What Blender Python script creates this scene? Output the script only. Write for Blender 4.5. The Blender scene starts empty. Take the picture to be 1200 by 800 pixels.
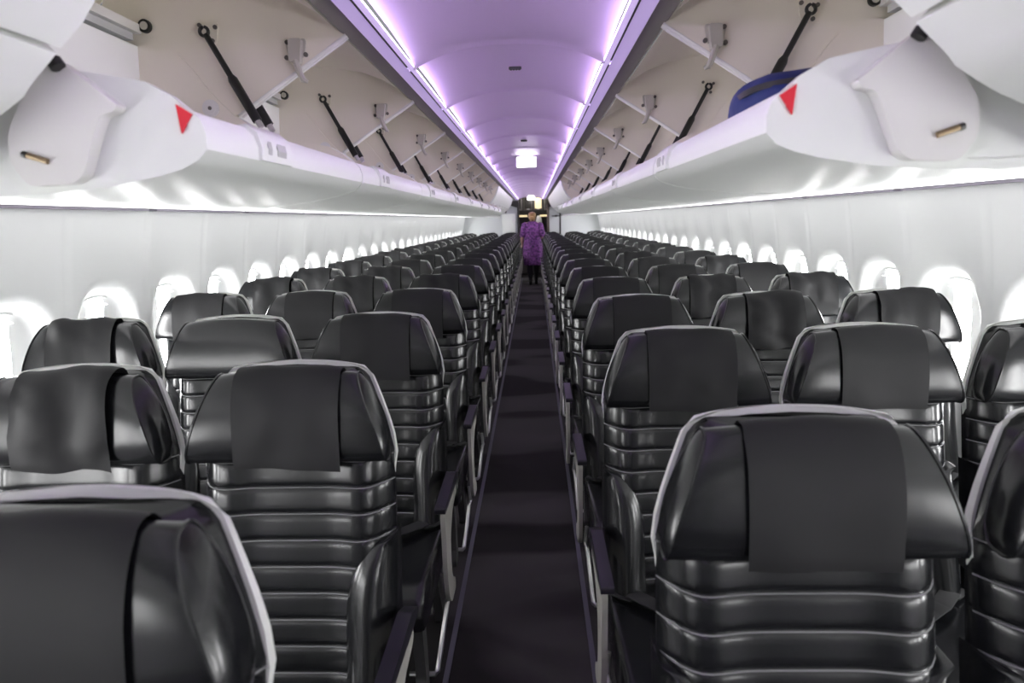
import bpy, bmesh, math, random
from mathutils import Vector, Matrix, noise
PI = math.pi
sc = bpy.context.scene
COL = sc.collection
random.seed(7)

# ------------------------------------------------------------------ helpers
class MB:
    """collects geometry and links it as one mesh object"""
    def __init__(self):
        self.v = []; self.f = []; self.m = []
    def add(self, vs, fs, mi=0):
        o = len(self.v)
        self.v += [tuple(p) for p in vs]
        for f in fs:
            self.f.append([i + o for i in f]); self.m.append(mi)
        return self
    def grid(self, rows, closed=False, mi=0, capa=False, capb=False):
        nr, nc = len(rows), len(rows[0])
        vs = [p for r in rows for p in r]; fs = []
        for i in range(nr - 1):
            for j in range(nc if closed else nc - 1):
                k = (j + 1) % nc
                fs.append((i*nc + j, i*nc + k, (i+1)*nc + k, (i+1)*nc + j))
        if capa: fs.append(tuple(range(nc - 1, -1, -1)))
        if capb: fs.append(tuple((nr-1)*nc + j for j in range(nc)))
        return self.add(vs, fs, mi)
    def box(self, c, s, bev=0.0, seg=2, mi=0, rot=None):
        bm = bmesh.new(); bmesh.ops.create_cube(bm, size=1)
        for v in bm.verts: v.co = Vector((v.co.x*s[0], v.co.y*s[1], v.co.z*s[2]))
        if bev: bmesh.ops.bevel(bm, geom=list(bm.edges), offset=min(bev, min(s)*.45), segments=seg, profile=.6, affect='EDGES')
        M = Matrix.Translation(c) @ (rot.to_4x4() if rot else Matrix())
        bm.verts.ensure_lookup_table()
        self.add([M @ v.co for v in bm.verts], [[v.index for v in f.verts] for f in bm.faces], mi)
        bm.free(); return self
    def prism(self, poly, a, b, axis='y', sx=1, mi=0):
        """extrude a 2D polygon; axis y: poly=(x,z); axis x: poly=(y,z)"""
        def P(p, t):
            return (sx*p[0], t, p[1]) if axis == 'y' else (t, p[0], p[1])
        n = len(poly)
        vs = [P(p, a) for p in poly] + [P(p, b) for p in poly]
        fs = [tuple(range(n)), tuple(range(2*n - 1, n - 1, -1))]
        for i in range(n):
            j = (i + 1) % n; fs.append((i, j, n + j, n + i))
        return self.add(vs, fs, mi)
    def tube(self, pts, r, n=8, mi=0, caps=True):
        pts = [Vector(p) for p in pts]; rows = []
        rs = r if isinstance(r, (list, tuple)) else [r]*len(pts)
        up = None
        for i, p in enumerate(pts):
            d = (pts[min(i+1, len(pts)-1)] - pts[max(i-1, 0)])
            if d.length < 1e-9: d = Vector((0, 0, 1))
            d.normalize()
            if up is None:
                up = Vector((0, 0, 1)) if abs(d.z) < .9 else Vector((1, 0, 0))
            a = d.cross(up).normalized(); b = d.cross(a).normalized(); up = a.cross(d).normalized() if False else up
            rows.append([p + (a*math.cos(t) + b*math.sin(t))*rs[i] for t in [2*PI*k/n for k in range(n)]])
        return self.grid(rows, True, mi, caps, caps)
    def build(self, name, mats, parent=None, smooth=True, ang=38, data=None):
        me = bpy.data.meshes.new(name)
        me.from_pydata(self.v, [], self.f)
        for m in (mats if isinstance(mats, (list, tuple)) else [mats]): me.materials.append(m)
        me.polygons.foreach_set('material_index', self.m)
        bm = bmesh.new(); bm.from_mesh(me)
        bmesh.ops.recalc_face_normals(bm, faces=bm.faces[:]); bm.to_mesh(me); bm.free()
        if smooth:
            me.polygons.foreach_set('use_smooth', [True]*len(me.polygons))
            me.set_sharp_from_angle(angle=math.radians(ang))
        me.update()
        return link(name, me, parent)

def link(name, data, parent=None):
    o = bpy.data.objects.new(name, data); COL.objects.link(o)
    if parent: o.parent = parent
    return o
def thing(name, label, cat, loc=(0, 0, 0), group=None):
    o = link(name, None); o.location = loc; o.empty_display_size = .1
    return tag(o, label, cat, group)
def tag(o, label, cat, group=None):
    o['label'] = label; o['category'] = cat
    if group: o['group'] = group
    return o
def struct(o):
    o['kind'] = 'structure'; return o

def mat(name, col, rough=.5, metal=0, bump=None, var=None, emit=None, coat=0, spec=.5, rvar=None):
    m = bpy.data.materials.new(name); m.use_nodes = True
    nt = m.node_tree; b = nt.nodes['Principled BSDF']
    b.inputs['Base Color'].default_value = (*col, 1); b.inputs['Roughness'].default_value = rough
    b.inputs['Metallic'].default_value = metal; b.inputs['Specular IOR Level'].default_value = spec
    b.inputs['Coat Weight'].default_value = coat; b.inputs['Coat Roughness'].default_value = .15
    tc = nt.nodes.new('ShaderNodeTexCoord')
    def nz(scale, det=3):
        n = nt.nodes.new('ShaderNodeTexNoise'); n.inputs['Scale'].default_value = scale
        n.inputs['Detail'].default_value = det; nt.links.new(tc.outputs['Object'], n.inputs['Vector']); return n
    if bump:
        n = nz(bump[0]); bp = nt.nodes.new('ShaderNodeBump'); bp.inputs['Strength'].default_value = bump[1]
        bp.inputs['Distance'].default_value = bump[2] if len(bump) > 2 else .002
        nt.links.new(n.outputs['Fac'], bp.inputs['Height']); nt.links.new(bp.outputs['Normal'], b.inputs['Normal'])
    if var:
        n = nz(var[0]); r = nt.nodes.new('ShaderNodeValToRGB')
        r.color_ramp.elements[0].position = .35; r.color_ramp.elements[1].position = .65
        r.color_ramp.elements[0].color = (*var[1], 1); r.color_ramp.elements[1].color = (*var[2], 1)
        nt.links.new(n.outputs['Fac'], r.inputs['Fac']); nt.links.new(r.outputs['Color'], b.inputs['Base Color'])
    if rvar:
        n = nz(rvar[0]); mr = nt.nodes.new('ShaderNodeMapRange')
        mr.inputs['From Min'].default_value = .3; mr.inputs['From Max'].default_value = .7
        mr.inputs['To Min'].default_value = rvar[1]; mr.inputs['To Max'].default_value = rvar[2]
        nt.links.new(n.outputs['Fac'], mr.inputs['Value']); nt.links.new(mr.outputs['Result'], b.inputs['Roughness'])
    if emit:
        b.inputs['Emission Color'].default_value = (*emit[0], 1); b.inputs['Emission Strength'].default_value = emit[1]
    return m

# ------------------------------------------------------------------ materials
LEATHER = mat('black_leather', (.0075, .008, .0095), .23, bump=(160, .05, .001), spec=.55)
STITCH = mat('grey_stitching', (.17, .17, .175), .7)
COVERM = mat('matte_cover_fabric', (.010, .010, .0112), .62, bump=(300, .1, .001), spec=.35)
SHELL = mat('pale_grey_plastic', (.76, .77, .74), .4)
PADM = mat('dark_armrest_plastic', (.011, .010, .016), .38)
FRAMEM = mat('grey_beige_metal', (.40, .39, .36), .45)
DARKF = mat('dark_grey_metal', (.07, .07, .07), .5)
ALU = mat('bright_aluminium', (.72, .72, .71), .3, .9)
BELT = mat('belt_webbing', (.02, .02, .022), .8)
BINW = mat('white_bin_plastic', (.85, .87, .84), .32, spec=.45)
PSUW = mat('white_panel_plastic', (.82, .82, .82), .36)
BEIGE = mat('warm_beige_liner', (.83, .78, .68), .5, var=(1.3, (.81, .76, .66), (.85, .80, .70)))
RIM = mat('pale_edge_strip', (.78, .77, .75), .35)
TAUPE = mat('taupe_valance', (.27, .25, .235), .5)
LILAC = mat('lilac_glow_trim', (.60, .52, .72), .4, emit=((.62, .45, .95), .22))  # faint emission makes the ledge look lit; it is no lamp
CEIL = mat('lilac_lit_ceiling', (.86, .73, .95), .42)  # tint of the lilac cove light mixed into the panel colour
WALLM = mat('white_sidewall', (.83, .84, .84), .42)
LINE = mat('thin_glowing_line', (1, 1, 1), .5, emit=((.95, .88, 1.0), 2.2))
LEDV = mat('glowing_strip_cover', (.6, .52, .72), .5, emit=((.72, .55, 1.0), .32))
LED = mat('lilac_light_strip', (1, 1, 1), .5, emit=((.78, .57, 1.0), 12.0))
WALLFILL = mat('sidewall_fill_glow', (1, 1, 1), .4, emit=((1, .99, 1), .95))  # added glowing strip that brightens the sidewalls
PANE = mat('bright_daylight_pane', (1, 1, 1), .3, emit=((1, 1, 1), 19.0))
SHADEM = mat('window_shade_plastic', (.55, .56, .57), .5)
BLACKP = mat('black_plastic', (.012, .012, .012), .4)
STEEL = mat('steel_fitting', (.56, .54, .49), .4, .35)
SCREW = mat('dark_screw', (.16, .15, .14), .4, .5)
BRASS = mat('brass_pin', (.26, .19, .11), .45, .5)
RED = mat('red_marker', (.75, .02, .04), .5)
GREYL = mat('grey_placard', (.5, .5, .5), .6)
STRIPE = mat('violet_grey_floor_strip', (.105, .10, .135), .6)
SIGNW = mat('glowing_white_sign', (1, 1, 1), .4, emit=((1, .97, 1), 4.0))
WARML = mat('warm_lamp_panel', (1, .9, .6), .4, emit=((1, .80, .42), .28))
GALM = mat('dark_galley_panel', (.035, .033, .03), .35)
GALB = mat('galley_steel_frame', (.13, .125, .115), .4, .3)
PARTW = mat('pale_partition', (.62, .64, .65), .45)
NAVY = mat('navy_nylon', (.006, .02, .13), .6, bump=(14, .3, .02))
SKIN = mat('skin', (.72, .46, .36), .5)
HAIR = mat('blond_hair', (.34, .19, .08), .5, var=(40, (.25, .13, .05), (.44, .27, .12)))
TIGHT = mat('black_tights', (.012, .011, .014), .7)
SHOE = mat('black_shoe_leather', (.01, .01, .01), .35)
DRESS = mat('purple_floral_print', (.3, .05, .4), .7, var=(24, (.035, .008, .075), (.33, .10, .40)))
EYEM = mat('dark_eye', (.02, .02, .03), .3)
LIPM = mat('lip_red', (.5, .12, .12), .5)

def carpet():
    m = mat('charcoal_carpet', (.017, .015, .017), .9, bump=(300, .3, .002), spec=.2)
    nt = m.node_tree; b = nt.nodes['Principled BSDF']
    tc = nt.nodes.new('ShaderNodeTexCoord'); mp = nt.nodes.new('ShaderNodeMapping')
    mp.inputs['Scale'].default_value = (1.5, 3.4, 1)
    n = nt.nodes.new('ShaderNodeTexNoise'); n.inputs['Scale'].default_value = .45; n.inputs['Detail'].default_value = 1
    r = nt.nodes.new('ShaderNodeValToRGB')
    e = r.color_ramp.elements
    e[0].position = .455; e[0].color = (.020, .018, .019, 1); e[1].position = .50; e[1].color = (.054, .050, .052, 1)
    x = r.color_ramp.elements.new(.62); x.color = (.062, .057, .060, 1)
    nt.links.new(tc.outputs['Object'], mp.inputs['Vector']); nt.links.new(mp.outputs['Vector'], n.inputs['Vector'])
    nt.links.new(n.outputs['Fac'], r.inputs['Fac']); nt.links.new(r.outputs['Color'], b.inputs['Base Color'])
    return m
CARPET = carpet()

# ------------------------------------------------------------------ camera
yaw, pitch, roll = .0374, .1846, .0256
cam = bpy.data.cameras.new('camera'); co = link('camera', cam); sc.camera = co
cam.sensor_width = 36; cam.sensor_fit = 'HORIZONTAL'; cam.lens = 764.1/1200*36; cam.clip_start = .02
right = Vector((math.cos(yaw), math.sin(yaw), 0)); fh = Vector((-math.sin(yaw), math.cos(yaw), 0)); Z = Vector((0, 0, 1))
fwd = fh*math.cos(pitch) - Z*math.sin(pitch); up = fh*math.sin(pitch) + Z*math.cos(pitch)
r2 = right*math.cos(roll) - up*math.sin(roll); u2 = right*math.sin(roll) + up*math.cos(roll)
co.matrix_world = Matrix(((r2.x, u2.x, -fwd.x, .0689), (r2.y, u2.y, -fwd.y, 0), (r2.z, u2.z, -fwd.z, 1.4371), (0, 0, 0, 1)))
cam.dof.use_dof = True; cam.dof.focus_distance = 2.4; cam.dof.aperture_fstop = 4.5

# ------------------------------------------------------------------ setting
Y0, Y1 = -4.5, 16.4
WP = [(1.50, 0.0), (1.63, .20), (1.695, .42), (1.712, .70), (1.712, .90), (1.70, 1.08), (1.68, 1.25), (1.652, 1.40), (1.622, 1.53), (1.615, 1.55)]
def wx(z):
    for (xa, za), (xb, zb) in zip(WP, WP[1:]):
        if z <= zb:
            t = (z - za)/(zb - za); return xa + (xb - xa)*t
    return WP[-1][0]
# smooth wx with a little averaging
def wxs(z): return sum(wx(max(0, min(1.55, z + d))) for d in (-.08, -.04, 0, .04, .08))/5
WIN_Y = [2.62 + .507*k for k in range(-8, 27)]
WZ = .955
def wdisp(y, z):
    d = 0
    k = round((y - 2.62)/.507); yc = 2.62 + .507*k
    a = abs(y - yc)/.176; zz = z - WZ
    b = abs(zz)/.228
    e = (a**2.6 + b**2.6)**(1/2.6)
    t = max(0, min(1, (1.20 - e)/.28)); d += .05*t*t*(3 - 2*t)
    # shallow scallop between windows and a joint line
    g = abs((y - 2.62)/.507 - k); d += .010*math.cos(2*PI*g)*max(0, min(1, (1.5 - z)/.3))
    d += .006*math.exp(-((g - .5)*.507/.007)**2)
    return d
def wall(side, name):
    mb = MB(); rows = []
    zs = [1.55*i/64 for i in range(65)]
    ny = int((Y1 - Y0)/.0195)
    for i in range(ny + 1):
        y = Y0 + (Y1 - Y0)*i/ny
        rows.append([(side*(wxs(z) + (wdisp(y, z) if z > .3 else 0)), y, z) for z in zs])
    mb.grid(rows); return struct(mb.build(name, WALLM, ang=80))
wall(-1, 'wall_left'); wall(1, 'wall_right')
n = 0
for s in (-1, 1):
    for yc in WIN_Y:
        n += 1
        def wp(a, r, off):
            ca, sa = math.cos(a), math.sin(a); p = 2/2.7
            y = yc + r*.160*math.copysign(abs(ca)**p, ca); z = WZ + r*.208*math.copysign(abs(sa)**p, sa)
            return (s*(wxs(z) + .06 + off), y, z)
        A = [2*PI*k/36 for k in range(36)]
        fr = MB().grid([[wp(a, 1.07, .002) for a in A], [wp(a, 1.06, -.006) for a in A], [wp(a, 1.0, -.006) for a in A], [wp(a, .985, .004) for a in A]], True)
        w = struct(fr.build('window_%d' % n, WALLM))
        pn = MB().grid([[wp(a, 1.0, -.002) for a in A], [wp(a, .6, -.002) for a in A], [wp(a, .02, -.002) for a in A]], True)
        pn.build('glass_pane', PANE, w)
        hd = MB(); hr = []
        for i in range(9):
            t = i/8 - .5; z = WZ + .176 - .0*t
            hr.append([(s*(wxs(z) + .045), yc + t*.10, z + .012*(1 - 4*t*t)), (s*(wxs(z) + .03), yc + t*.10, z), (s*(wxs(z) + .045), yc + t*.10, z - .004)])
        hd.grid(hr, True, 0, True, True); hd.build('shade_handle', SHADEM, w)

# floor and strips
struct(MB().box((0, (Y0 + 17.6)/2, -.02), (3.3, 17.6 - Y0, .04)).build('floor', CARPET, smooth=False))
for k, s in ((1, -1), (2, 1)):
    struct(MB().box((s*.238, (Y0 + 16.2)/2, .002), (.018, 16.2 - Y0, .004)).build('trim_%d' % k, STRIPE, smooth=False))

# arched ceiling, panel after panel
def ceil_z(u): return 1.934 + .045*(1 - abs(u)**2.4)
rows = []
js = [2.16 + .755*k for k in range(-9, 20)]
ys = set()
for j in js:
    for d in (-.06, -.04, -.025, -.012, -.005, -.002, 0, .002, .006, .02, .04, .2, .4): ys.add(round(j + d, 4))
ys = sorted(y for y in ys if Y0 < y < Y1 + .05) + [Y1 + .06]
for y in ys:
    j = min(js, key=lambda q: abs(q - y)); d = y - j; r = []
    for i in range(41):
        u = i/20 - 1
        z = ceil_z(u)
        if d <= .001: z += (-.008*math.exp(-(d/.02)**2) - .022*math.exp(-(d/.06)**2)*abs(u)**3)
        if abs(d) < .0025: z += .012
        r.append((u*.298, y, z))
    rows.append(r)
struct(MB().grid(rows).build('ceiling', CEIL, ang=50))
# cove: ledge, light strips, valance
tn = 3
for s in (-1, 1):
    led = MB(); slot = MB(); lip = MB(); line = MB()
    for j in js:
        a, b = j + .03, j + .725
        if b < Y0 + .3: continue
        b = min(b, Y1)
        if a > Y1 - .1: continue
        led.prism([(.3135, 1.9125), (.3155, 1.9125), (.3155, 1.9275), (.3135, 1.9275)], a, b, sx=s)
        slot.prism([(.2945, 1.9095), (.3105, 1.9085), (.3165, 1.9105), (.2945, 1.9118)], j, min(j + .755, Y1), sx=s)
        line.prism([(.2922, 1.9098), (.2942, 1.9093), (.2942, 1.912), (.2922, 1.912)], a, b, sx=s)
        lip.prism([(.3115, 1.9085), (.3165, 1.9075), (.3165, 1.913), (.3115, 1.913)], a, b, sx=s)
    struct(led.build('trim_%d' % tn, LED, smooth=False)); struct(slot.build('trim_%d' % (tn + 1), LEDV, smooth=False)); struct(lip.build('trim_%d' % (50 + s), BLACKP, smooth=False)); struct(line.build('trim_%d' % (60 + s), LINE, smooth=False))
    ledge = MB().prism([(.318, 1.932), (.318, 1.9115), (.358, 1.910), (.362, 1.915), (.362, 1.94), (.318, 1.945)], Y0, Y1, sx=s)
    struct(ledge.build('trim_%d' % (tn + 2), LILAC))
    val = MB().prism([(.3625, 1.926), (.408, 1.914), (.416, 1.919), (.418, 1.95), (.3625, 1.95)], Y0, Y1, sx=s)
    struct(val.build('trim_%d' % (tn + 3), TAUPE))
    # white panel between the bins and the sidewall, and the joint line along the wall
    psu = MB().prism([(.77, 1.497), (1.0, 1.506), (1.3, 1.518), (1.592, 1.531), (1.60, 1.545), (1.60, 1.56), (.77, 1.53)], Y0, Y1, sx=s)
    struct(psu.build('trim_%d' % (tn + 4), PSUW))
    struct(MB().box((s*1.50, 5.9, 1.5232), (.10, 20.6, .006), .001, rot=Matrix.Rotation(-s*.043, 3, 'Y')).build('trim_%d' % (40 + s), WALLFILL, smooth=False))
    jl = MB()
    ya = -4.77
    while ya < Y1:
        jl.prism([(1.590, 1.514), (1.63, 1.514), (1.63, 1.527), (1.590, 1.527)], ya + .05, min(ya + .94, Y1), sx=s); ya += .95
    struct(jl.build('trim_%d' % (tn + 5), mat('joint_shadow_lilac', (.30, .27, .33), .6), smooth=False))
    struct(MB().box((s*1.618, 5.9, 1.553), (.06, 20.8, .02)).build('trim_%d' % (tn + 6), WALLM, smooth=False))
    tn += 7

# end partitions
def plate(x0, x1, z0, z1, y, t=.03): return MB().box(((x0 + x1)/2, y, (z0 + z1)/2), (x1 - x0, t, z1 - z0))
wb = plate(-1.8, -.30, 0, 2.2, Y1 + .02)
wb.box((1.115, Y1 + .02, 1.1), (1.37, .03, 2.2)); wb.box((.065, Y1 + .02, 2.08), (.74, .03, .2))
struct(wb.build('wall_back', PARTW, smooth=False))
ge = MB(); ge.box((0, 17.7, 1.1), (1.2, .04, 2.2)); ge.box((-.62, 17.05, 1.1), (.04, 1.3, 2.2)); ge.box((.72, 17.05, 1.1), (.04, 1.3, 2.2)); ge.box((.05, 17.05, 2.18), (1.4, 1.3, .04))
struct(ge.build('wall_galley', GALM, smooth=False))
struct(MB().box((-.31, Y1 - .03, .92), (.05, .08, 1.84), .008).build('trim_31', GALM))
struct(MB().box((.425, Y1 - .03, .92), (.06, .08, 1.84), .008).build('trim_32', mat('brown_door_post', (.10, .08, .06), .5)))

# ------------------------------------------------------------------ seats
def yf(z): return -(1.12 - z)*.19
def hwz(z):
    if z < .93: return .212 + .004*math.sin((z - .4)*5)
    t = min(1, (z - .93)/.185); return .217 - .060*t**1.25
def rib_h(z):
    """(height, is_stitch) of horizontal channel upholstery"""
    if z > .936: return 0.0
    t = ((.936 - z)/.0565) % 1.0
    return .0062*(1 - (abs(2*t - 1))**7)
def backrest_mesh():
    mb = MB(); nu = 30; zr = []
    k = 0; z0 = .936
    while z0 - k*.0565 > .40:
        top = z0 - k*.0565
        for t in (0.012, .03, .065, .11, .22, .36, .5, .64, .78, .88, .95, .985):
            zr.append((top - t*.0565, t))
        k += 1
    zr = [(z, t) for z, t in zr if z > .40][::-1]
    zr += [(z, -1) for z in (.939, .95, .98, 1.02, 1.06, 1.085, 1.10, 1.110, 1.1165, 1.119)]
    rows = []; ms = []
    for z, t in zr:
        hw = hwz(z); yy = yf(z); r = []
        top = max(0, (z - 1.098)/.021); hw2 = hw - .022*top**2
        h = rib_h(z) if t >= 0 else (.010 if z > .945 else .003)
        for i in range(nu + 1):
            u = 2*i/nu - 1
            crown = .012*(1 - u*u)*max(0, (z - 1.0)/.12)
            edge = .056*abs(u)**7 - .014*math.exp(-((abs(u) - .74)/.22)**2)
            y = yy - h*(1 - abs(u)**12*.2) + edge + .022*top**2
            r.append((u*hw2, y, z + crown))
        for u in (1, .5, 0, -.5, -1): r.append((u*hw2*.985, yy + .075 - .018*max(0, min(1, (z - 1.0)/.09)) - .012*top, z + .012*(1 - u*u)*max(0, (z - 1.0)/.12)))
        rows.append(r); ms.append(t)
    nc = len(rows[0])
    mb.grid(rows, True, 0, True, True)
    # thin stitch strip rows
    fi = 0
    for i in range(len(rows) - 1):
        st = abs(ms[i] - .065) < 1e-6 and abs(ms[i+1] - .03) < 1e-6
        for j in range(nc):
            if st and 0 <= j < nu: mb.m[fi] = 1
            fi += 1
    return mb
def bolster_mesh(s):
    mb = MB(); rows = []
    nz, nw = 34, 14
    for i in range(nz + 1):
        z = .40 + .365*i/nz
        if z < .60: xi = .118
        else:
            t = (z - .60)/.165; xi = .118 + .094*(1 - math.sqrt(max(0, 1 - t**2.2)))
        xo = .2205
        A = .020*min(1, (.772 - z)/.08)**.6 + .040*min(1, (.772 - z)/.32) if z < .77 else 0
        r = []
        for j in range(nw + 1):
            w = j/nw
            y = yf(z) + .006 - A*math.sin(PI*min(1, .04 + w*.86))**.6 + .052*w**5 - .010*min(1, (.772 - z)/.05)
            r.append((s*(xi + (xo - xi)*w), y, z))
        r.append((s*xo, yf(z) + .078, z)); r.append((s*(xi + .002), yf(z) + .05, z))
        rows.append(r)
    mb.grid(rows, True, 0, True, True); return mb
HR_N = 30
def hr_ring(u, k, grow=0):
    a = 2*PI*k/HR_N
    ca, sa = math.cos(a), math.sin(a)
    e = 2/2.9
    cy = math.copysign(abs(ca)**e, ca); cz = math.copysign(abs(sa)**e, sa)
    z = 1.030 + (.092 + grow)*cz
    t = max(0, min(1, (z - .94)/.18))
    hw = .213 - .062*t**1.3
    yy = yf(z) - .016 - (.036 + grow)*cy*(1 - .30*max(0, cz)**2)
    yy -= .016*abs(u)**3*max(0, cy) - .010*abs(u)**6
    zz = z + .012*(1 - u*u)*t + .006*(u*u)*(1 - t)*0
    return Vector((u*hw, yy, zz))
def headrest_mesh():
    mb = MB(); us = [-1, -.97, -.9, -.75, -.55, -.3, 0, .3, .55, .75, .9, .97, 1]
    rows = [[hr_ring(u, k) for k in range(HR_N)] for u in us]
    mb.grid(rows, True)
    for s in (-1, 1):
        base = [hr_ring(s, k) for k in range(HR_N)]
        c = sum(base, Vector())/HR_N
        rr = [base]
        for f, o in ((.93, .004), (.75, .012), (.45, .017), (.05, .019)):
            rr.append([c + (p - c)*f + Vector((s*o, .004*o/.019, 0)) for p in base])
        mb.grid(rr, True, 0, False, True)
        pts = [p + Vector((s*.001, 0, 0)) for p in base]
        mb.tube(pts + pts[:1], .0028, 5, caps=False)
    # seam lines either side of the middle
    return mb
def cover_mesh(seed, x0=-.10, x1=.115, skew=0, wr=.003, drop=.012):
    mb = MB(); rnd = random.Random(seed); nx = 22
    ks = [x*.5 for x in range(int(-HR_N*.25*2) + 2, int(HR_N*.36*2))]   # from under the front, over the top
    rows = []
    off = Vector((rnd.random()*9, rnd.random()*9, rnd.random()*9))
    a_list = [HR_N*(.80 - .0) + 0]
    N = 26
    for i in range(N + 1):
        f = i/N
        k = -HR_N*.155 + f*HR_N*.52              # ring index 0 = front, quarter = top
        r = []
        for j in range(nx + 1):
            x = x0 + (x1 - x0)*j/nx
            z0 = hr_ring(0, k).z; t = max(0, min(1, (z0 - .94)/.18)); u = x/(.213 - .062*t**1.3)
            p = hr_ring(u, k, .0035)
            q = hr_ring(u, k, .0135)
            nn = (q - p).normalized()
            w = noise.noise(Vector((x*14, p.z*12, p.y*6)) + off)*wr*2 + abs(noise.noise(Vector((x*9 + p.z*13, p.z*4, 0)) + off))*wr*1.6
            p = p + nn*(max(0, w + wr*.5) + .0022)
            if f < .16: p = p + Vector((0, -.006*(1 - f/.16), -drop*(1 - f/.16) + skew*x*(1 - f/.16)))
            r.append(p)
        rows.append(r)
    mb.grid(rows)
    o = len(mb.v)
    return mb
def cushion_mesh():
    mb = MB(); prof = []
    prof += [(-.12, .345), (-.11, .40), (-.115, .452)]
    prof += [(-.2, .455), (-.3, .458), (-.4, .462), (-.48, .462), (-.53, .458), (-.565, .445), (-.590, .42), (-.598, .39), (-.592, .36), (-.575, .345), (-.54, .335), (-.4, .335), (-.25, .338)]
    cy = sum(p[0] for p in prof)/len(prof); cz = .40
    rows = []
    for u, sc_ in ((-1.0, .80), (-.985, .92), (-.95, .98), (-.88, 1), (-.6, 1.0), (-.3, 1.0), (0, 1), (.3, 1.0), (.6, 1.0), (.88, 1), (.95, .98), (.985, .92), (1.0, .80)):
        rows.append([(u*.222, cy + (y - cy)*(1 - (1 - sc_)*.25), cz + (z - cz)*sc_ - .006*(1 - u*u)*(z > .44)) for y, z in prof])
    mb.grid(rows, True, 0, True, True)
    return mb
def shell_mesh():
    mb = MB(); rows = []
    for z in [.30, .40, .55, .70, .84, .87, .90, .93, .97, 1.01, 1.05, 1.08, 1.10, 1.110, 1.118, 1.124]:
        hw = hwz(z) + (-.006 + .0128*max(0, min(1, (z - .84)/.14))); top = max(0, (z - 1.10)/.025); hw -= .016*top**2
        yy = yf(z); r = []
        for i in range(13):
            u = 2*i/12 - 1
            r.append((u*hw, yy + .062 - .014*abs(u)**4 + .006*top, z + .012*(1 - u*u)*max(0, (z - 1.0)/.12)))
        for i in range(13):
            u = 1 - 2*i/12
            r.append((u*hw, yy + .094 - .026*abs(u)**4 - .016*top - .010*max(0, min(1, (z - .9)/.2)), z + .012*(1 - u*u)*max(0, (z - 1.0)/.12)))
        rows.append(r)
    mb.grid(rows, True, 0, True, True); return mb
def rounded(poly, r=.012, n=4):
    out = []; m = len(poly)
    for i in range(m):
        p0, p, p1 = Vector(poly[i-1]), Vector(poly[i]), Vector(poly[(i+1) % m])
        a = (p0 - p); b = (p1 - p); rr = min(r, a.length*.4, b.length*.4)
        A = p + a.normalized()*rr; B = p + b.normalized()*rr
        for k in range(n + 1):
            t = k/n; out.append(tuple(A*(1-t)**2 + p*2*t*(1-t) + B*t*t))
    return out

D = {}   # shared mesh data
def proto(key, mb, mats, **kw):
    o = mb.build(key, mats, **kw); D[key] = o.data; bpy.data.objects.remove(o)
proto('backrest', backrest_mesh(), [LEATHER, STITCH], ang=75)
proto('bolster_l', bolster_mesh(-1), LEATHER, ang=60); proto('bolster_r', bolster_mesh(1), LEATHER, ang=60)
proto('headrest', headrest_mesh(), LEATHER, ang=50)
COVERS = [dict(seed=1, wr=.0012), dict(seed=2, x0=-.125, x1=.10, wr=.003, skew=.05), dict(seed=3, x0=-.09, x1=.12, wr=.009, skew=-.08, drop=.002),
          dict(seed=4, x0=-.105, x1=.12, wr=.002, skew=-.05), dict(seed=5, x0=-.12, x1=.105, wr=.0065, skew=.03, drop=.0)]
for i, c in enumerate(COVERS): proto('cover%d' % i, cover_mesh(**c), COVERM, ang=60)
proto('cushion', cushion_mesh(), LEATHER, ang=50)
proto('shell', shell_mesh(), SHELL, ang=60)
for nm, s in (('l', -1), ('r', 1)):
    x = s*.247
    mb = MB()
    pad = rounded([(-.392, .598), (-.392, .618), (-.12, .624), (-.06, .60), (-.06, .585), (-.14, .585)], .012)
    mb.prism([(y, z) for y, z in pad], x - .0155, x + .0155, 'x')
    proto('pad_' + nm, mb, PADM, ang=40)
    # aisle side panel carrying the armrest
    mb = MB()
    poly = rounded([(-.375, .592), (-.10, .588), (-.10, .545), (-.20, .53), (-.265, .47), (-.275, .40), (-.265, .33), (-.20, .29), (-.20, .255), (-.30, .26), (-.345, .31), (-.365, .40), (-.365, .52)], .025)
    mb.prism(poly, x + s*.004 - .007, x + s*.004 + .007, 'x')
    proto('panel_' + nm, mb, FRAMEM, ang=40)
    mb = MB(); mb.prism(rounded([(-.40, .585), (-.34, .585), (-.30, .50), (-.33, .50)], .01), x - .009, x + .009, 'x')
    mb.prism(rounded([(-.13, .60), (-.07, .60), (-.07, .50), (-.13, .50)], .01), x - .009, x + .009, 'x')
    proto('post_' + nm, mb, DARKF, ang=40)
    # bright bag restraint bar along the floor
    xb = s*.205; xa = s*.118
    mb = MB(); mb.tube([(s*.118, -.335, .035), (xb - s*.006, -.335, .035), (xb, -.328, .04), (xb, -.25, .055), (xb, -.105, .098), (xb + s*.004, -.08, .13), (xb + s*.006, -.05, .135), (xb, -.04, .20)], .0085, 8)
    proto('bar_' + nm, mb, ALU)
    # leg
    mb = MB(); xl = s*.165
    mb.prism(rounded([(-.42, .32), (-.36, .32), (-.34, .06), (-.34, .0), (-.42, .0), (-.42, .03), (-.39, .06)], .012), xl - .016, xl + .016, 'x')
    proto('legf_' + nm, mb, DARKF)
    mb = MB(); mb.prism(rounded([(-.16, .32), (-.10, .32), (.04, .05), (.08, .0), (-.02, .0), (-.02, .04)], .012), xl - .016, xl + .016, 'x')
    proto('legr_' + nm, mb, DARKF)
mb = MB()
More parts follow.
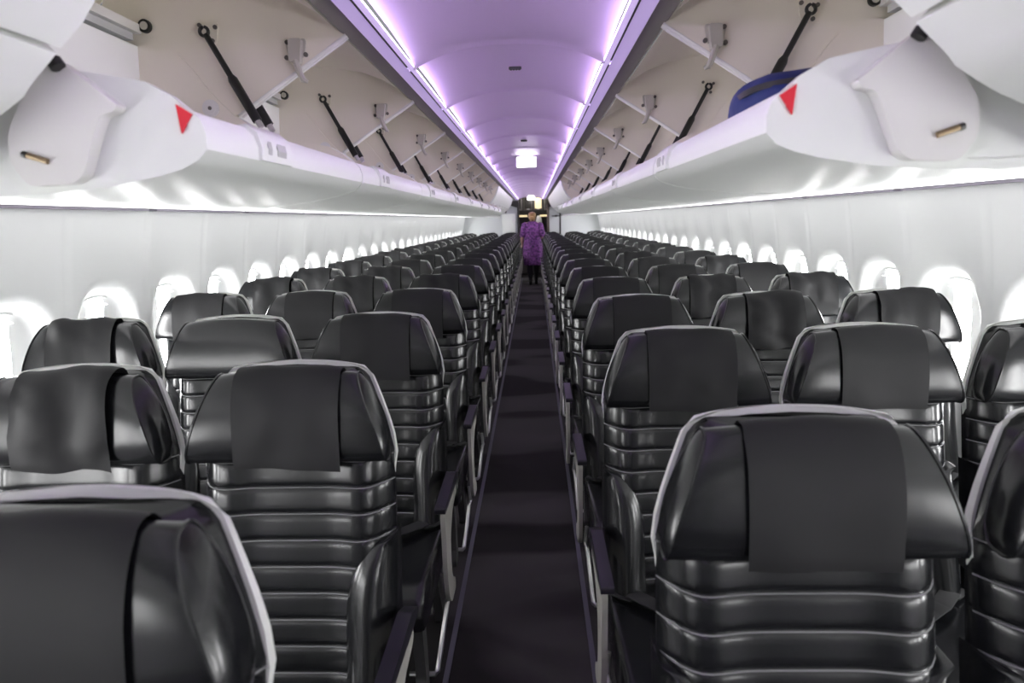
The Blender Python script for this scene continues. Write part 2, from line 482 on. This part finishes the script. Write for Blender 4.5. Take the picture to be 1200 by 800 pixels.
for s in (-1, 1):
    pts = [(s*.205, -.15, .455), (s*.16, -.18, .470), (s*.10, -.24, .4735), (s*.03, -.29, .474)]
    for a, b in zip(pts, pts[1:]):
        d = (Vector(b) - Vector(a)); ang_ = math.atan2(d.y, d.x)
        mb.box((Vector(a) + Vector(b))/2, (d.length*1.1, .045, .0035), .001, rot=Matrix.Rotation(ang_, 3, 'Z'))
proto('belt', mb, BELT)
mb = MB(); mb.box((0, -.30, .478), (.07, .048, .014), .004); mb.box((0.012, -.30, .487), (.036, .036, .008), .003)
proto('buckle', mb, ALU)
mb = MB(); mb.box((.0, -.30, .325), (.40, .40, .022), .006); mb.tube([(-.21, -.39, .30), (.21, -.39, .30)], .018, 10); mb.tube([(-.21, -.16, .30), (.21, -.16, .30)], .018, 10)
proto('pan', mb, DARKF)

def make_seat(loc, label, group, arm, aisle, cover, lean=0.0, turn=0.0):
    """arm: side (-1/+1) of the armrest this seat carries"""
    t = thing('airline_seat', label, 'seat', loc, group)
    t.rotation_euler = (0, 0, turn)
    link('back_shell', D['shell'], t)['label'] = 'pale grey plastic back shell'
    link('backrest', D['backrest'], t)
    link('side_bolster', D['bolster_l'], t); link('side_bolster', D['bolster_r'], t)
    link('headrest', D['headrest'], t)
    if cover is not None: link('headrest_cover', D['cover%d' % cover], t)['label'] = 'matte dark grey fabric headrest cover'
    link('seat_cushion', D['cushion'], t); link('seat_pan', D['pan'], t)
    b = link('seat_belt', D['belt'], t); link('belt_buckle', D['buckle'], b)
    k = 'l' if arm < 0 else 'r'
    a = link('armrest', D['pad_' + k], t)
    if aisle:
        link('side_panel', D['panel_' + k], t)
        link('bag_restraint_bar', D['bar_' + k], t)
    else: link('armrest_post', D['post_' + k], a)
    link('seat_leg', D['legf_' + k], t); link('seat_leg', D['legr_' + k], t)
    return t

ORD = ['first', 'second', 'third', 'fourth', 'fifth', 'sixth', 'seventh', 'eighth', 'ninth', 'tenth', 'eleventh', 'twelfth', 'thirteenth', 'fourteenth',
       'fifteenth', 'sixteenth', 'seventeenth', 'eighteenth', 'nineteenth', 'twentieth', 'twenty-first']
PITCH = .787; XC = .467; SY = .49
rc = random.Random(11)
SPECIAL = {('L', 0, 1): None, ('R', 1, 1): 2, ('L', 1, 1): 1}
for side, s in (('left', -1), ('right', 1)):
    rows_y = ([.655] + [1.368 + PITCH*k for k in range(19)]) if s < 0 else [.952 + PITCH*k for k in range(19)]
    for r, y in enumerate(rows_y):
        for c, nm in enumerate(('aisle', 'middle', 'window')):
            if s < 0 and r == 0 and c > 0: continue          # outside the frame
            if r < 2 and s < 0 and c == 2: continue
            if s > 0 and r == 0 and c == 2: continue
            cov = rc.choice([0, 0, 1, 3, 3, 4]) if c == 0 else rc.choice([0, 1, 2, 2, 4, 3])
            if (s, r, c) == (-1, 0, 0): cov = 0
            if (s, r, c) == (-1, 1, 0): cov = 3
            if (s, r, c) == (-1, 2, 1): cov = None
            if (s, r, c) == (1, 1, 0): cov = 3
            if (s, r, c) == (1, 0, 0): cov = 0
            if (s, r, c) == (1, 2, 1): cov = 2
            lab = 'black leather %s seat %s of the aisle, %s row from the camera' % (nm, side, ORD[r])
            if (s, r, c) == (-1, 0, 0): lab = 'nearest black leather seat at the lower left corner with broad pale shell rim'
            if (s, r, c) == (1, 0, 0): lab = 'large black leather aisle seat at lower right, whole headrest and dark cover in view'
            if (s, r, c) == (1, 0, 1): lab = 'black leather middle seat cut off by the lower right edge of the picture'
            if (s, r, c) == (-1, 2, 1): lab = 'black leather middle seat without headrest cover, third row left of the aisle'
            if (s, r, c) == (1, 2, 1): lab = 'black leather middle seat with crumpled headrest cover, third row right of the aisle'
            make_seat((s*(XC + SY*c), y, 0), lab, 'black leather seats in the block %s of the aisle' % side, -s, c == 0, cov,
                      turn=rc.uniform(-.006, .006) if r > 1 else 0)

# ------------------------------------------------------------------ overhead bins
BL = .95
OUT = [(.416, 1.600), (.404, 1.597), (.392, 1.584), (.386, 1.565), (.387, 1.545), (.400, 1.530), (.425, 1.519), (.46, 1.510), (.53, 1.498), (.61, 1.491), (.70, 1.488),
       (.80, 1.494), (.88, 1.515), (.935, 1.56), (.958, 1.64), (.965, 1.76), (.955, 1.90)]
INN = [(.943, 1.90), (.952, 1.76), (.945, 1.645), (.922, 1.57), (.87, 1.528), (.80, 1.508), (.70, 1.502), (.61, 1.505), (.53, 1.513), (.465, 1.526), (.435, 1.535), (.415, 1.548), (.407, 1.565), (.412, 1.58), (.420, 1.588)]
ENDP = [(.405, 1.596), (.43, 1.618), (.466, 1.638), (.53, 1.650), (.588, 1.660), (.65, 1.685), (.708, 1.722), (.75, 1.765), (.78, 1.802), (.81, 1.845), (.84, 1.878), (.88, 1.897), (.945, 1.905), (.955, 1.86)] + \
       [(.962, 1.76), (.956, 1.645), (.93, 1.565), (.875, 1.52), (.80, 1.498), (.70, 1.492), (.61, 1.495), (.53, 1.502), (.46, 1.514), (.425, 1.524), (.404, 1.534), (.391, 1.548), (.391, 1.565), (.395, 1.582)]
DIV = [(.404, 1.914), (.55, 1.822), (.708, 1.722), (.80, 1.70), (1.04, 1.70), (1.05, 1.95), (1.0, 2.065), (.72, 2.055), (.52, 2.01), (.425, 1.945)]
def strut_part(root, s, yy):
    a = Vector((s*.757, yy, 1.925)); b = Vector((s*.632, yy, 1.688))
    mb = MB(); d = b - a
    mb.tube([a + d*.03, a + d*.48], .0075, 10); mb.tube([a + d*.46, a + d*.50, a + d*.93], [.0085, .0125, .0125], 12)
    mb.tube([a + d*.92, b], .008, 8, 1)
    n_ = 14
    for rr in (.011,):
        ring = [a + Vector((math.cos(t)*rr, 0, math.sin(t)*rr)) for t in [2*PI*k/n_ for k in range(n_ + 1)]]
        mb.tube(ring, .0045, 6, caps=False)
    st = mb.build('gas_strut', [BLACKP, ALU], root)
    return st, a, b
def disc(mb, c, r, y0, y1, n=18, mi=0):
    mb.grid([[(c[0] + r*math.cos(t), y, c[1] + r*math.sin(t)) for t in [2*PI*k/n for k in range(n)]] for y in (y0, y1)], True, mi, True, True)
def bracket(root, s, yy, dirn):
    br = MB(); c = (s*.757, 1.927)
    br.prism(rounded([(c[0] - .026, c[1] + .022), (c[0] + .030, c[1] + .026), (c[0] + .020, c[1] - .03), (c[0] - .016, c[1] - .022)], .01), yy, yy + dirn*.005)
    for dx, dz in ((-.018, .018), (.022, .012), (.012, -.02)):
        disc(br, (c[0] + dx*1.0, c[1] + dz), .0055, yy - dirn*.004, yy, 10, 1)
    return br.build('strut_bracket', [BEIGE, SCREW], root)
def open_bin(s, y0, length, label, group, first=False, handle=True):
    """s: side; bucket swung down, interior showing"""
    t = thing('overhead_bin', label, 'overhead bin', (0, y0, 0), group)
    g = .004; L = length
    # bucket shell
    mb = MB(); prof = [(s*x, z) for x, z in OUT + INN]
    mb.grid([[(x, y, z) for x, z in prof] for y in (g, L - g)], True, 0, True, True)
    bk = mb.build('bucket', BINW, t, ang=30)
    # bucket end panels, near and far
    for nm, ya, yb in (('near', g + .002, g + .016), ('far', L - g - .016, L - g - .002)):
        mb = MB().prism(ENDP, ya, yb, sx=s); ep = mb.build('end_panel', BINW if nm == 'near' else BEIGE, bk, ang=30)
        if nm == 'near' and first:
            cov = [(.575, 1.668), (.548, 1.648), (.505, 1.612), (.494, 1.604), (.500, 1.596), (.518, 1.592), (.528, 1.575), (.555, 1.512), (.570, 1.502), (.634, 1.499), (.656, 1.532), (.652, 1.575), (.612, 1.635)]
            MB().prism(rounded(cov, .012), g - .022, g + .001, sx=s).build('pivot_cover', RIM, bk)
            p = MB().tube([(s*.600, g - .024, 1.532), (s*.618, g - .024, 1.538), (s*.628, g - .024, 1.541)], .0042, 8)
            p.tube([(s*.6285, g - .0245, 1.541), (s*.634, g - .0245, 1.543)], .0046, 8, 1)
            p.build('pivot_slot', [BRASS, BLACKP], bk)
            MB().prism([(.402, 1.592), (.424, 1.606), (.420, 1.567)], g - .002, g + .004, sx=s).build('marker', RED, bk, smooth=False)['label'] = 'red triangle marker'
            p = MB().tube([(s*.562, g - .03, 1.652), (s*.568, g - .03, 1.662)], .010, 10)
            p.tube([(s*.566, g - .03, 1.664), (s*.588, g - .03, 1.668)], .006, 8, 1)
            p.tube([(s*.588, g - .03, 1.682), (s*.590, g - .03, 1.668), (s*.590, g - .03, 1.655)], [.007, .012, .009], 10)
            p.build('hinge_clip', [BLACKP, STEEL], bk)
    # round fitting inside the far end
    mb = MB(); disc(mb, (s*.768, 1.742), .022, L - g - .020, L - g - .015, 20); disc(mb, (s*.768, 1.742), .014, L - g - .022, L - g - .019, 20); disc(mb, (s*.768, 1.742), .005, L - g - .0235, L - g - .02, 10, 1)
    mb.build('round_fitting', [RIM, SCREW], bk)
    # latch handle on the lip
    hy = .265 if s < 0 else L - .125
    if first and s < 0: hy = .25
    mb = MB(); hp = [(.424, 1.602), (.402, 1.604), (.386, 1.590), (.379, 1.565), (.381, 1.545), (.394, 1.545), (.398, 1.57), (.408, 1.588), (.424, 1.592)]
    mb.prism(hp, hy - .07, hy + .07, sx=s); h = mb.build('latch_handle', BINW, bk, ang=50)
    for a, b in ((-.045, -.03), (-.005, .035)): MB().prism([(.3795, 1.578), (.3775, 1.566), (.379, 1.556), (.3815, 1.566)], hy + a, hy + b, sx=s).build('placard', GREYL, h, smooth=False)
    # fixed housing: liner, dividers
    mb = MB()
    rows = []
    lp = [(.420, 1.918), (.43, 1.935), (.47, 1.965), (.52, 1.995), (.60, 2.025), (.72, 2.045), (.86, 2.055), (.98, 2.05), (1.035, 2.0), (1.045, 1.9), (1.045, 1.70), (1.04, 1.52)]
    ny = 24
    for j in range(ny + 1):
        y = g + .012 + (L - 2*g - .024)*j/ny; q = abs(2*j/ny - 1)
        r = []
        for i, (x, z) in enumerate(lp):
            f = i/(len(lp) - 1)
            bul = .030*max(0, 1 - ((q/.80)**4 + ((f - .47)/.30)**4)) ** .5 if ((q/.80)**4 + ((f - .47)/.30)**4) < 1 else 0
            r.append((s*x, y, z + bul))
        rows.append(r)
    mb.grid(rows); lin = mb.build('liner', BEIGE, t, ang=60)
    MB().prism([(.938, 1.908), (.938, 1.926), (.975, 1.926), (.975, 1.908)], g + .012, L - g - .04, sx=s).build('gap_shade_strip', SHADEM, lin, smooth=False)['label'] = 'grey strip standing in for the shaded gap'  # grey strip draws the shade in the gap above the bucket
    MB().prism([(.930, 1.930), (.930, 1.952), (.985, 1.960), (.985, 1.930)], g + .012, L - g - .014, sx=s).build('liner_rail', RIM, lin, smooth=False)
    for ya, yb, inner in ((g - .001, g + .010, 1), (L - g - .010, L - g + .001, -1)):
        mb = MB().prism(DIV, ya, yb, sx=s)
        dv = mb.build('divider', BEIGE, t, ang=30)
        ye = (ya + yb)/2
        MB().tube([(s*.404, ye, 1.9125), (s*.418, ye, 1.902), (s*.55, ye, 1.820), (s*.70, ye, 1.724)], .0062, 8).build('edge_strip', RIM, dv)
    # struts at both ends, brackets, latch and roller on the far divider
    yf_ = L - g - .034; yn = g + .034
    for yy, w, dn in ((yf_, L - g - .0155, 1), (yn, g + .0155, -1)):
        bracket(t, s, w, dn); strut_part(t, s, yy)
    mb = MB(); w = L - g - .010
    mb.prism(rounded([(.512, 1.902), (.545, 1.902), (.548, 1.848), (.520, 1.842)], .006), w - .022, w, sx=s)
    mb.prism(rounded([(.504, 1.906), (.560, 1.902), (.552, 1.862), (.512, 1.858)], .01), w - .004, w, sx=s)
    for dx, dz in ((.553, 1.897), (.557, 1.860), (.507, 1.866)): disc(mb, (s*dx, dz), .006, w - .008, w - .003, 10, 1)
    mb.tube([(s*.531, w - .016, 1.85), (s*.522, w - .02, 1.82), (s*.512, w - .024, 1.800), (s*.502, w - .022, 1.797)], [.009, .008, .007, .005], 8)
    mb.build('latch', [STEEL, SCREW], t)
    mb = MB(); disc(mb, (s*.918, 1.948), .0165, w - .010, w, 20); disc(mb, (s*.918, 1.948), .010, w - .012, w - .008, 16, 1)
    mb.build('roller', [BLACKP, STEEL], t)
    return t
CL = [(.414, 1.912), (.425, 1.86), (.445, 1.80), (.475, 1.74), (.505, 1.70), (.540, 1.670)]
CB = [(.546, 1.664), (.556, 1.654), (.578, 1.634), (.590, 1.622), (.598, 1.612), (.625, 1.595), (.655, 1.578), (.71, 1.553), (.78, 1.532), (.88, 1.515), (1.0, 1.51), (1.04, 1.53), (1.04, 1.70)]
def closed_bin(s, y0, length, label, group):
    t = thing('overhead_bin', label, 'overhead bin', (0, y0, 0), group); g = .004
    inn = [(x + .014, z + .010) for x, z in CL]
    MB().prism(CL + inn[::-1], g, length - g, sx=s).build('door', BINW, t, ang=30)
    MB().prism(CB + [(.80, 1.75), (.56, 1.68)], g, length - g, sx=s).build('bucket', BINW, t, ang=35)
    MB().prism(inn + [(.56, 1.682), (.80, 1.752), (1.04, 1.70), (1.045, 2.04), (.60, 2.04), (.43, 1.95)], g + .004, length - g - .004, sx=s).build('housing', BEIGE, t, ang=35)
    hy = length*.5
    MB().prism(rounded([(.516, 1.686), (.536, 1.669), (.529, 1.664), (.510, 1.680)], .003), hy - .06, hy + .06, sx=s).build('latch_handle', RIM, t)
    return t
LAST = {-1: 9, 1: 8}
for s, side in ((-1, 'left'), (1, 'right')):
    grp_o = 'open overhead bins %s of the aisle' % side; grp_c = 'closed overhead bins %s of the aisle' % side
    closed_bin(s, .93 - BL, BL - .045, 'closed white overhead bin at the upper %s corner of the picture' % side, grp_c)
    for k in range(LAST[s]):
        y0 = .93 + BL*k - (0 if k else 0); L = BL if k else BL - .10
        if k: y0 -= .10
        lab = 'open white overhead bin %s of the aisle, %s from the camera' % (side, ORD[k])
        if k == 0: lab = 'nearest open white overhead bin %s of the aisle, red triangle on its end panel' % side
        open_bin(s, y0, L, lab, grp_o, first=(k == 0))
    ye = .93 + BL*LAST[s] - .10; k = 0
    while ye < Y1 - 1.2:
        L = min(BL, Y1 - .8 - ye)
        closed_bin(s, ye, L, 'closed white overhead bin %s of the aisle, %s beyond the open ones' % (side, ORD[k]), grp_c)
        ye += BL; k += 1

# navy bag lying in the right-hand bin
def superell(c, r, e=2.6, n=28, m=18, seed=0, amp=.0):
    rows = []
    for i in range(m + 1):
        th = -PI/2 + PI*i/m; row = []
        for j in range(n):
            ph = 2*PI*j/n
            def pw(v): return math.copysign(abs(v)**(2/e), v)
            p = Vector((r[0]*pw(math.cos(th))*pw(math.cos(ph)), r[1]*pw(math.cos(th))*pw(math.sin(ph)), r[2]*pw(math.sin(th))))
            q = 1 + amp*noise.noise(p*9 + Vector((seed, 0, 0))) + amp*.6*noise.noise(p*22 + Vector((seed, 3, 0)))
            row.append((c[0] + p.x*q, c[1] + p.y*q, c[2] + p.z*q))
        rows.append(row)
    return rows
bag = thing('nylon_bag', 'navy blue nylon bag with black strap lying in nearest open right bin', 'bag', (.530, 1.185, 1.512))
MB().grid(superell((0, 0, .080), (.110, .098, .080), 2.8, 40, 24, 3, .14), True).build('bag_body', NAVY, bag, ang=70)
rows = []
for i in range(25):
    a = PI*1.0*i/24 - .05
    x = -.1335*abs(math.cos(a))**.7*(1 if math.cos(a) > 0 else -1); z = .086 + .088*max(-1, math.sin(a))**.7 if math.sin(a) > 0 else .086
    rows.append([(x*1.02, -.012 + .02*math.sin(a), z), (x*1.02, .014 + .02*math.sin(a), z), (x*.96, .014 + .02*math.sin(a), z - .004), (x*.96, -.012 + .02*math.sin(a), z - .004)])
st = MB()
for yy, zz in ((0, 0),):
    pts = []
    for i in range(33):
        a = 2*PI*i/32
        pts.append((.1105*math.copysign(abs(math.cos(a))**.7, math.cos(a)), .0985*math.copysign(abs(math.sin(a))**.7, math.sin(a)), .118 - .010*math.sin(a)))
    rws = [[(p[0], p[1], p[2] + dz) for p in pts[:-1]] for dz in (-.005, .005)]
    rin = [[(p[0]*.96, p[1]*.96, p[2] + dz) for p in pts[:-1]] for dz in (.005, -.005)]
    st.grid(rws + rin + rws[:1], True)
st.build('bag_strap', BLACKP, bag)

# ------------------------------------------------------------------ ceiling fittings
for i, (y, lab) in enumerate(((2.49, 'small dark grey ceiling grille on the nearer lilac panel'), (4.70, 'tiny dark ceiling grille farther down the lilac ceiling'))):
    t = thing('ceiling_grille', lab, 'ceiling grille', (.012, y, 1.969))
    MB().box((0, 0, .004), (.046, .017, .010), .004).build('grille_frame', DARKF, t)
    mb = MB()
    for k in range(4): mb.box((-.015 + k*.01, 0, -.0015), (.006, .011, .002))
    mb.build('grille_slots', BLACKP, t)
for y, z, lab in ((5.75, 1.972, 'glowing white sign box hanging midway along the lilac ceiling'), (15.6, 1.972, 'glowing white sign box at the far end of the lilac ceiling')):
    t = thing('ceiling_sign', lab, 'ceiling sign', (.016, y, z))
    MB().box((0, .03, -.055), (.175, .05, .095), .012).build('sign_case', BINW, t)
    MB().box((0, .0035, -.055), (.16, .004, .08), .001).build('sign_face', SIGNW, t)
    MB().box((0, .03, .003), (.12, .03, .03), .005).build('sign_mount', BINW, t)

# ------------------------------------------------------------------ galley
gal = thing('galley_unit', 'dark galley cabinets with warm lamps behind the person at the aisle end', 'galley', (.06, 17.1, 0))
MB().box((0, .25, .45), (1.14, .5, .9), .01).build('counter_base', GALM, gal)
MB().box((0, .24, .915), (1.16, .54, .03), .006).build('worktop', GALB, gal)
MB().box((0, .3, 1.86), (1.14, .4, .56), .01).build('upper_cabinet', GALM, gal)
for i in range(4):
    x = -.40 + i*.265
    d = MB().box((x, .09, 1.84), (.235, .02, .36), .008).build('cabinet_door', GALB, gal)
    MB().box((x, .078, 1.84), (.17, .008, .27), .004).build('door_panel', GALM if i != 2 else WARML, d)
    MB().box((x, .072, 1.69), (.07, .012, .014), .004).build('handle', ALU, d)
for i in range(3):
    x = -.36 + i*.36
    d = MB().box((x, -.008, .45), (.33, .018, .78), .006).build('cart_door', GALB, gal)
    MB().box((x, -.024, .76), (.14, .014, .018), .004).build('handle', ALU, d)
MB().box((-.28, .088, 1.52), (.26, .02, .05), .004).build('lamp_panel', WARML, gal)
MB().box((.30, .088, 1.52), (.26, .02, .05), .004).build('lamp_panel', WARML, gal)
tag(MB().grid(superell((.20, 17.14, 1.228), (.085, .085, .297), 3, 24, 16), True).build('white_container', BINW), 'white rounded container on the galley worktop, right of the person\'s head', 'container')
for s, x0, x1, lab in ((-1, -.56, -.30, 'dark wedge-shaped panel left of the galley doorway'), (1, .43, .70, 'dark wedge-shaped panel right of the galley doorway')):
    t = thing('wedge_panel', lab, 'panel', ((x0 + x1)/2, Y1 - .08, 1.76))  # dark wedge-shaped board beside the doorway
    w = (x1 - x0)/2
    MB().prism([(s*-w, -.05), (s*w*-1, .13), (s*w*.3, .13), (s*w, .05), (s*w*.2, .0)], -.03, .03).build('panel_board', GALM, t)
    MB().box((0, .045, .085), (w*1.6, .05, .03), .004).build('panel_mount', GALB, t)
t = thing('cabin_partition_rail', 'short dark grey rail on the pale end partition right of the doorway', 'rail', (.62, Y1 - .03, 1.50))
MB().box((0, 0, 0), (.20, .035, .025), .006).build('rail_bar', DARKF, t); MB().box((0, .022, 0), (.05, .03, .05), .004).build('rail_mount', DARKF, t)
t = thing('partition_panel', 'pale framed panel on the end partition left of the doorway', 'panel', (-.55, Y1, 0))
MB().box((0, -.004, 1.25), (.34, .012, .66), .004).build('panel_board', BINW, t)
fr = MB()
for x in (-.175, .175): fr.box((x, -.012, 1.25), (.016, .014, .70), .003)
for z in (.91, 1.59): fr.box((0, -.012, z), (.366, .014, .016), .003)
fr.build('panel_frame', PARTW, t)

# ------------------------------------------------------------------ the person walking away
PX, PY = .035, 14.6
person = thing('person', 'person in a purple floral dress and black tights walking away down the aisle', 'person', (PX, PY, 0))
def skin_body():
    me = bpy.data.meshes.new('body'); vs = []; es = []; rs = []
    def v(p, r, link_to=None):
        vs.append(p); rs.append(r)
        if link_to is not None: es.append((link_to, len(vs) - 1))
        return len(vs) - 1
    root = v((0, 0, .86), (.150, .105))
    w = v((0, -.005, 1.02), (.130, .095), root); c = v((0, .0, 1.18), (.150, .105), w)
    sh = v((0, -.005, 1.31), (.120, .085), c); nk = v((0, .0, 1.375), (.050, .052), sh); hd0 = v((0, .012, 1.42), (.052, .060), nk)
    hd1 = v((0, .02, 1.47), (.068, .082), hd0); hd2 = v((0, .012, 1.53), (.070, .088), hd1); v((0, .008, 1.575), (.045, .055), hd2)
    v((0, .108, 1.478), (.010, .012), hd1)                       # nose, towards the direction of travel
    for s in (-1, 1):
        v((s*.076, .0, 1.485), (.009, .018), hd1)                # ear
        a = v((s*.150, -.005, 1.318), (.052, .056), sh); e0 = v((s*.19, -.03, 1.20), (.045, .047), a)
        el = v((s*.222, -.035, 1.075), (.037, .038), e0)
        if s < 0: f1 = v((-.240, .03, .985), (.031, .033), el); wr = v((-.236, .10, .925), (.022, .026), f1)
        else: f1 = v((.20, .06, 1.03), (.032, .033), el); wr = v((.16, .145, 1.03), (.022, .026), f1)
        W = Vector(vs[wr]); F = (W - Vector(vs[f1])).normalized()
        pl = v(tuple(W + F*.05), (.018, .036) if s < 0 else (.03, .02), wr)
        side = Vector((0, 0, 1)).cross(F).normalized(); upv = F.cross(side).normalized()
        P = W + F*.06
        for i, (o, ln) in enumerate(((-.028, .055), (-.009, .068), (.010, .064), (.028, .050))):
            k1 = v(tuple(P + upv*o + F*.03), (.0085, .0085), pl)
            k2 = v(tuple(P + upv*o + F*(.03 + ln*.5) - side*s*.012), (.0078, .0078), k1)
            v(tuple(P + upv*o + F*(.03 + ln*.85) - side*s*.032), (.0068, .0068), k2)
        t1 = v(tuple(W + F*.03 + upv*.034), (.0105, .0105), wr); v(tuple(W + F*.065 + upv*.05), (.0085, .0085), t1)
        hip = v((s*.085, 0, .80), (.092, .10), root)
        dy = .10 if s > 0 else -.06
        kn = v((s*.075, dy*.6 + .03, .46), (.058, .062), hip); cf = v((s*.068, dy*.85, .30), (.050, .056), kn)
        an = v((s*.060, dy, .085 if s > 0 else .10), (.031, .034), cf)
        v((s*.062, dy + .09, .035), (.030, .022), an)
    me.from_pydata(vs, es, []); o = link('body', me, person)
    sk = o.modifiers.new('skin', 'SKIN'); sk.use_smooth_shade = True
    for i, d in enumerate(me.skin_vertices[0].data):
        d.radius = rs[i]; d.use_root = (i == 0)
    sb = o.modifiers.new('sub', 'SUBSURF'); sb.levels = 2; sb.render_levels = 2
    me.materials.append(SKIN)
    return o
body = skin_body()
# tights and shoes
for s in (-1, 1):
    dy = .10 if s > 0 else -.06
    mb = MB(); mb.tube([(s*.085, 0, .78), (s*.08, dy*.35 + .02, .60), (s*.075, dy*.6 + .03, .46), (s*.068, dy*.85 - .01, .30), (s*.062, dy, .15), (s*.060, dy, .07)], [.098, .078, .068, .064, .043, .040], 16)
    mb.build('tights', TIGHT, person)
    mb = MB(); rr = []
    for t in range(11):
        f = t/10; y = dy - .055 + .225*f; w = .036 + .012*math.sin(PI*f) - (.012*max(0, f - .8)/.2); h = .085*(1 - f)**.8 + .035
        rr.append([(s*.060 + w*math.cos(a), y, max(.002, h/2 + h/2*math.sin(a))) for a in [2*PI*k/14 for k in range(14)]])
    mb.grid(rr, True, 0, True, True); mb.build('shoe', SHOE, person)
# dress with short sleeves
def ell(cx, cy, z, rx, ry, n=28, fl=0):
    return [(cx + (rx + fl*math.cos(7*a))*math.cos(a), cy + (ry + fl*math.cos(7*a))*math.sin(a), z) for a in [2*PI*k/n for k in range(n)]]
dr = MB()
prof = [(1.392, .066, .066, 0), (1.375, .095, .075, 0), (1.345, .165, .092, 0), (1.29, .196, .112, 0), (1.20, .192, .124, 0), (1.10, .182, .122, 0), (1.02, .180, .120, .002), (.94, .196, .135, .003), (.85, .218, .152, .004),
        (.75, .228, .160, .006), (.62, .222, .160, .008), (.50, .208, .158, .011), (.44, .205, .158, .013), (.435, .196, .15, .013)]
dr.grid([ell(0, .0, z, a, b, 36, f) for z, a, b, f in prof], True)
dress = dr.build('dress', DRESS, person, ang=70)
for s in (-1, 1):
    mb = MB(); mb.tube([(s*.130, -.002, 1.325), (s*.165, -.006, 1.305), (s*.192, -.03, 1.20), (s*.220, -.036, 1.085), (s*.223, -.033, 1.06)], [.062, .074, .068, .064, .055], 16, caps=True)
    mb.build('sleeve', DRESS, dress)
# hair with a low bun, facial features
hr = MB(); hr.grid(superell((0, -.005, 1.525), (.084, .100, .072), 2.1, 28, 18), True)
hr.grid(superell((0, -.045, 1.475), (.078, .066, .075), 2.1, 28, 18), True); hr.grid(superell((0, -.108, 1.462), (.048, .042, .043), 2, 20, 14, 4, .1), True)
hr.build('hair', HAIR, person, ang=70)
for s in (-1, 1):
    MB().grid(superell((s*.030, .097, 1.502), (.012, .006, .008), 2, 12, 8), True).build('eye', EYEM, person)
MB().grid(superell((0, .098, 1.437), (.024, .007, .008), 2, 14, 8), True).build('mouth', LIPM, person)

# ------------------------------------------------------------------ light
gl = bpy.data.lights.new('galley_fill_light', 'POINT'); gl.energy = 5; gl.color = (1, .93, .82); gl.shadow_soft_size = .06  # added fill light above the doorway, brightens the white container
glo = link('galley_fill_light', gl); glo.location = (.1, 16.72, 2.08)
w = bpy.data.worlds.new('cabin_daylight'); sc.world = w; w.use_nodes = True
bg = w.node_tree.nodes['Background']; bg.inputs['Color'].default_value = (.95, .97, 1, 1); bg.inputs['Strength'].default_value = .15
sc.view_settings.view_transform = 'Standard'; sc.view_settings.look = 'None'; sc.view_settings.exposure = 1.05
sc.cycles.use_denoising = True
sc.cycles.max_bounces = 10; sc.cycles.diffuse_bounces = 6
sc.cycles.sample_clamp_indirect = 8
